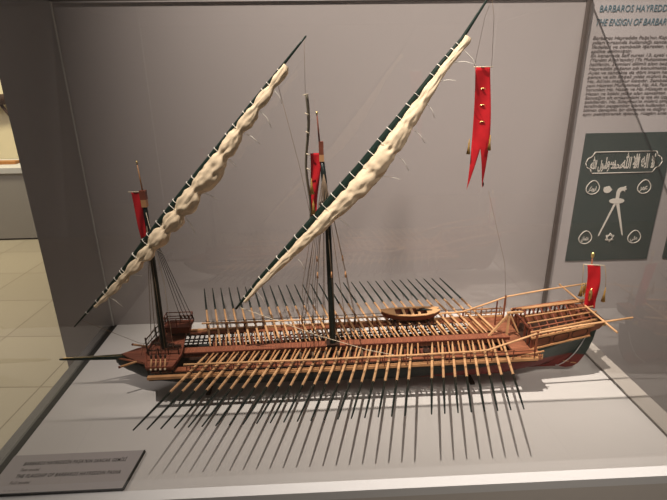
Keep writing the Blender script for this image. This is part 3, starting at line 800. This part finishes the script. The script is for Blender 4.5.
# standing rigging ---------------------------------------------------------------
def line(name, pts, r, m, parent=None):
    return B(MB().tube(pts, r, 5), name, m, parent)
for sgn in (1, -1):
    for q in range(4):
        x1 = -.397 + .0105 * q if sgn > 0 else -.420 + .0115 * q
        y1 = .098 if sgn > 0 else -.095
        low = (x1 + (.012 if sgn > 0 else 0), sgn * .075 if sgn > 0 else y1 + .02, .178 if sgn > 0 else .150)
        sh = line('fore_shroud', [(-.409, sgn * .004, .47), low], .0008, 'blackrope' if sgn > 0 else 'rope')
        if sgn > 0:
            tk = MB(); tk.tube([low, (low[0] + .002, low[1] + .006, .166), (low[0] + .004, low[1] + .01, .160)], [.0022, .0026, .001], 6); B(tk, 'deadeye', 'dark', sh)
        else:
            tk = MB(); tk.tube([(x1, -.080, .1505), (x1, -.082, .146), (x1, -.084, .140)], [.0015, .0034, .0015], 8); B(tk, 'deadeye', 'dark', sh)
            tk = MB(); tk.tube([(x1, -.083, .141), (x1 + .001, -.099, .120)], [.0017, .0021], 6); B(tk, 'lanyard', 'tan', sh)
            tk = MB(); tk.tube([(x1 + .001, -.099, .121), (x1 + .001, -.1005, .117)], [.0028, .0022], 8); B(tk, 'lower_block', 'twine', sh)
    for q in range(6):
        x1 = -.045 + .031 * q
        sh = line('main_shroud', [(.0245, sgn * .005, .585), (x1, sgn * .098, .150)], .0007, 'rope')
        if q % 2: B(MB().tube([(lerp(.0245, x1, .55), sgn * lerp(.005, .098, .55), lerp(.585, .15, .55) + .005), (lerp(.0245, x1, .56), sgn * lerp(.005, .098, .56), lerp(.585, .15, .56) - .006)], [.0015, .0028], 6), 'pulley_block', 'tan2', sh)
        tk = MB(); tk.tube([(x1, sgn * .098, .152), (x1, sgn * .100, .142), (x1, sgn * .103, .112)], [.0020, .0024, .0010], 6); B(tk, 'deadeye', 'rope', sh)
for q in range(4):
    x1 = -.052 + .018 * q
    line('hanging_tackle', [(.0 + .006 * q, -.018, .49), (x1 * .7, -.03, .30), (x1 * .6, -.035, .118)], .0006, 'rope')
line('yard_tack', [(-.200, -.03, .250), (.0, -.045, .168), (.13, -.06, .128), (.24, -.09, .117)], .0009, 'twine')
line('fore_yard_tack', [(-.600, -.03, .228), (-.47, -.02, .15), (-.445, -.01, .14)], .0005, 'rope')
line('fore_halyard', [(-.404, -.01, .50), (-.385, -.012, .32), (-.387, -.01, .125)], .0007, 'twine')
line('fore_vang', [(-.075, -.03, .80), (-.03, -.03, .60), (-.012, -.03, .50)], .0005, 'rope')
line('stern_line', [(.43, 0, .53), (.497, .01, .33), (.515, .01, .20)], .0004, 'rope')
line('lift_line', [(-.012, 0, .876), (-.013, 0, .765)], .0004, 'rope', fy)
for sgn in (-1, 1): line('guy_rope', [(-.47, sgn * .02, .112), (-.455, sgn * .03, .15), (-.42, sgn * .02, .20)], .0006, 'rope')

# ================================================================== things carried by the galley
bn_ = thing('long_banner', 'long red swallow-tailed banner with gold crescents hanging from the tall yard tip', 'banner', (.389, YC, .815))
rows = []
n = 36
def bx_(t): return .008 * math.sin(t * 3.0) + .010 * t
cl = MB()
def brow(t, u0, u1, m=5):
    w = lerp(.0405, .046, t); r = []
    for j in range(m + 1):
        u = lerp(u0, u1, j / m) - .5
        r.append((bx_(t) + u * w - .006 * t, .012 * u + .004 * math.sin(t * 6 + u * 3), -.278 * t))
    return r
split = .65
cl.grid([brow(q / 24 * split, 0, 1, 10) for q in range(25)])
for side in (0, 1):
    rr = []
    for q in range(13):
        t = lerp(split, 1.0, q / 12); h = .5 * (1 - q / 12) + .012 * q / 12
        rr.append(brow(t, 0.02 * q / 12, h, 5) if side == 0 else brow(t, 1 - h, 1 - 0.02 * q / 12, 5))
    cl.grid(rr)
B(cl, 'cloth', 'flag', bn_, solid=.0008, weld=True)
B(MB().tube([(-.024, -.008, .001), (.025, .006, .001)], .0013, 6), 'crossbar', 'twine', bn_)
for t in (.18, .31, .445):
    c = MB(); pts = []
    for k in range(11):
        a = lerp(.15 * PI, .85 * PI, k / 10); pts.append((bx_(t) - .006 * t + .0075 * math.cos(a), .004 * math.sin(t * 6) - .0022, -.278 * t + .0055 * math.sin(a)))
    c.tube(pts, [.0004 + .0011 * math.sin(PI * k / 10) for k in range(11)], 6); B(c, 'crescent', 'brass', bn_)
for x, z in ((-.0205, -.180), (.0285, -.172)):
    B(tassel_mesh(x, -.01, z - .012, .028, .005), 'tassel', 'tassel', bn_)
B(MB().tube([(-.022, -.007, 0), (-.012, -.02, .10), (-.006, -.028, .125)], .0004, 4), 'thread', 'rope', bn_)
B(MB().tube([(.022, .005, 0), (.008, -.02, .10), (-.002, -.028, .132)], .0004, 4), 'thread', 'rope', bn_)
B(MB().tube([(.026, 0, -.262), (.026, 0, -.268), (.026, 0, -.274)], [.001, .0024, .001], 8), 'thread_bead', 'dark', bn_)

rb = thing('edge_on_banner', 'narrow olive banner seen edge-on with two gold tassels, hanging below the fore yard tip', 'banner', (-.013, YC, .762))
rows = []
for q in range(41):
    t = q / 40; xo = .004 * math.sin(t * 9) - .004 * t + .003
    r = []
    for j in range(7):
        u = j / 6 - .5
        r.append((xo + u * .003 + .0015 * math.sin(u * 6 + t * 5), u * .05, -.31 * t))
    rows.append(r)
B(MB().grid(rows), 'cloth', 'olive', rb, solid=.0022)
B(MB().tube([(-.004, -.028, .001), (.006, .028, .001)], .0013, 6), 'crossbar', 'twine', rb)
for (x, z) in ((.008, -.212), (.011, -.262)): B(tassel_mesh(x, -.03, z - .01, .030, .0065), 'tassel', 'tassel', rb)
for t in (.12, .25, .41, .52): B(MB().tube([(-.002, -.028, -.31 * t), (.006, -.028, -.31 * t - .004)], .0014, 6), 'edge_fastener', 'twine', rb)

# ship's boat on its cradle --------------------------------------------------------
cr = MB()
for x in (.225, .272, .32):
    cr.bar((x, .062, .105), (x, .062, .128), .004, .004); cr.bar((x, .126, .105), (x, .126, .128), .004, .004); cr.bar((x, .055, .128), (x, .132, .128), .005, .005)
for y in (.070, .118): cr.bar((.205, y, .1245), (.345, y, .1245), .004, .004)
B(cr, 'boat_cradle', 'dark')
boat = thing('ships_boat', 'small open wooden rowing boat on its cradle on the far side of the galley', 'boat', (.272, YC + .096, .131))
BS = [(-.086, .002, .030, .020), (-.072, .0105, .0265, .008), (-.045, .0205, .0235, .002), (0, .0255, .0225, 0), (.04, .0235, .0235, .001), (.066, .0165, .0255, .006), (.083, .006, .029, .018)]
B(MB().grid(hull_rows(BS, n=8)), 'hull', 'red', boat, solid=.0014)
gun = []
for a, b in zip(BS, BS[1:]):
    for q in range(4): gun.append((lerp(a[0], b[0], q / 4), *interp(BS, lerp(a[0], b[0], q / 4))))
gun.append(BS[-1])
gm = MB()
for sgn in (-1, 1): 
    for a, b in zip(gun, gun[1:]): gm.bar((a[0], sgn * a[1], a[2] + .001), (b[0], sgn * b[1], b[2] + .001), .0075, .0025)
B(gm, 'gunwale', 'tan', boat)
B(MB().plate([(-.084, 0, .0270), (-.070, -.0105, .0255), (-.046, -.0195, .0235), (-.046, .0195, .0235), (-.070, .0105, .0255)], (0, 0, 1), .0018), 'bow_deck', 'tan', boat)
B(MB().plate([(.081, 0, .0270), (.066, .0155, .0255), (.046, .0215, .0235), (.046, -.0215, .0235), (.066, -.0155, .0255)], (0, 0, 1), .0018), 'stern_sheet', 'tan', boat)
for x in (-.020, .004, .024): B(MB().box(x - .004, x + .004, -.0235, .0235, .0195, .022), 'thwart', 'tan', boat)
B(MB().plate([(-.048, -.014, .006), (.05, -.014, .006), (.05, .014, .006), (-.048, .014, .006)], (0, 0, 1), .001), 'bottom_boards', 'brown', boat)
B(MB().tube([(.018, .006, .0245), (.04, .002, .0275), (.062, -.004, .0285)], [.002, .003, .0016], 6), 'black_tiller', 'oarpaint', boat)

# two cradles under the keel
for x in (-.30, .42):
    s_ = thing('keel_cradle', 'low dark cradle under the %s of the model galley hull' % ('bow end' if x < 0 else 'stern end'), 'stand', (x, YC, 0))
    MB().box(-.006, .006, -.05, .05, 0, .006).build('cradle_foot', M['dark'], s_)
    zz = interp(HS, x)[2] - .0035
    MB().box(-.004, .004, -.012, .012, .006, zz).build('cradle_post', M['dark'], s_)

# ================================================================== camera
f, cx, cy = 476., 333.5, 250.
pitch, yaw, roll = math.radians(20.0), math.radians(2.3), 0.015
fw = Vector((math.sin(yaw) * math.cos(pitch), math.cos(yaw) * math.cos(pitch), -math.sin(pitch)))
r0 = Vector((math.cos(yaw), -math.sin(yaw), 0)); u0 = r0.cross(fw)
r = r0 * math.cos(roll) - u0 * math.sin(roll); u = u0 * math.cos(roll) + r0 * math.sin(roll)
cam = bpy.data.cameras.new('camera'); co = bpy.data.objects.new('camera', cam); COL.objects.link(co)
co.matrix_world = Matrix(((r.x, u.x, -fw.x, 0), (r.y, u.y, -fw.y, 0), (r.z, u.z, -fw.z, .8), (0, 0, 0, 1)))
cam.sensor_width = 36; cam.lens = f / 667 * 36; cam.clip_start = .02; cam.clip_end = 50
SC.camera = co

# ================================================================== light
def spot(name, loc, target, energy, angle, size, col, blend=.6):
    l = bpy.data.lights.new(name, 'SPOT'); l.energy = energy; l.spot_size = math.radians(angle); l.spot_blend = blend; l.shadow_soft_size = size; l.color = col
    o = bpy.data.objects.new(name, l); COL.objects.link(o); o.location = loc
    o.rotation_euler = (Vector(target) - Vector(loc)).to_track_quat('-Z', 'Y').to_euler(); return o
def area(name, loc, target, energy, sx, sy, col):
    l = bpy.data.lights.new(name, 'AREA'); l.shape = 'RECTANGLE'; l.size = sx; l.size_y = sy; l.energy = energy; l.color = col
    o = bpy.data.objects.new(name, l); COL.objects.link(o); o.location = loc
    o.rotation_euler = (Vector(target) - Vector(loc)).to_track_quat('-Z', 'Y').to_euler(); return o
spot('key_spot', (-.45, .32, 3.0), (.80, 1.5, .25), 660, 62, .009, (1, .925, .855), 1.0)
spot('side_spot', (.95, -.5, 2.6), (.50, 1.5, .15), 210, 30, .22, (1, .915, .85), 1.0)
area('gallery_lamp', (-3.4, 4.3, 2.6), (-3.4, 5.4, 0), 110, 1.2, .4, (1, .92, .66))
area('floor_fill', (-3.0, 2.6, 2.8), (-3.0, 2.8, FL), 62, 1.5, 1.5, (1, .93, .92))  # unseen overhead light added to brighten the floor at left
W = bpy.data.worlds.new('gallery_air'); SC.world = W; W.use_nodes = True
W.node_tree.nodes['Background'].inputs['Color'].default_value = (1, .92, .86, 1)
W.node_tree.nodes['Background'].inputs['Strength'].default_value = .065

SC.view_settings.view_transform = 'Standard'; SC.view_settings.look = 'None'
SC.view_settings.exposure = 0.0; SC.view_settings.gamma = 1.0; SC.view_settings.use_curve_mapping = False
SC.cycles.max_bounces = 8; SC.cycles.transparent_max_bounces = 24
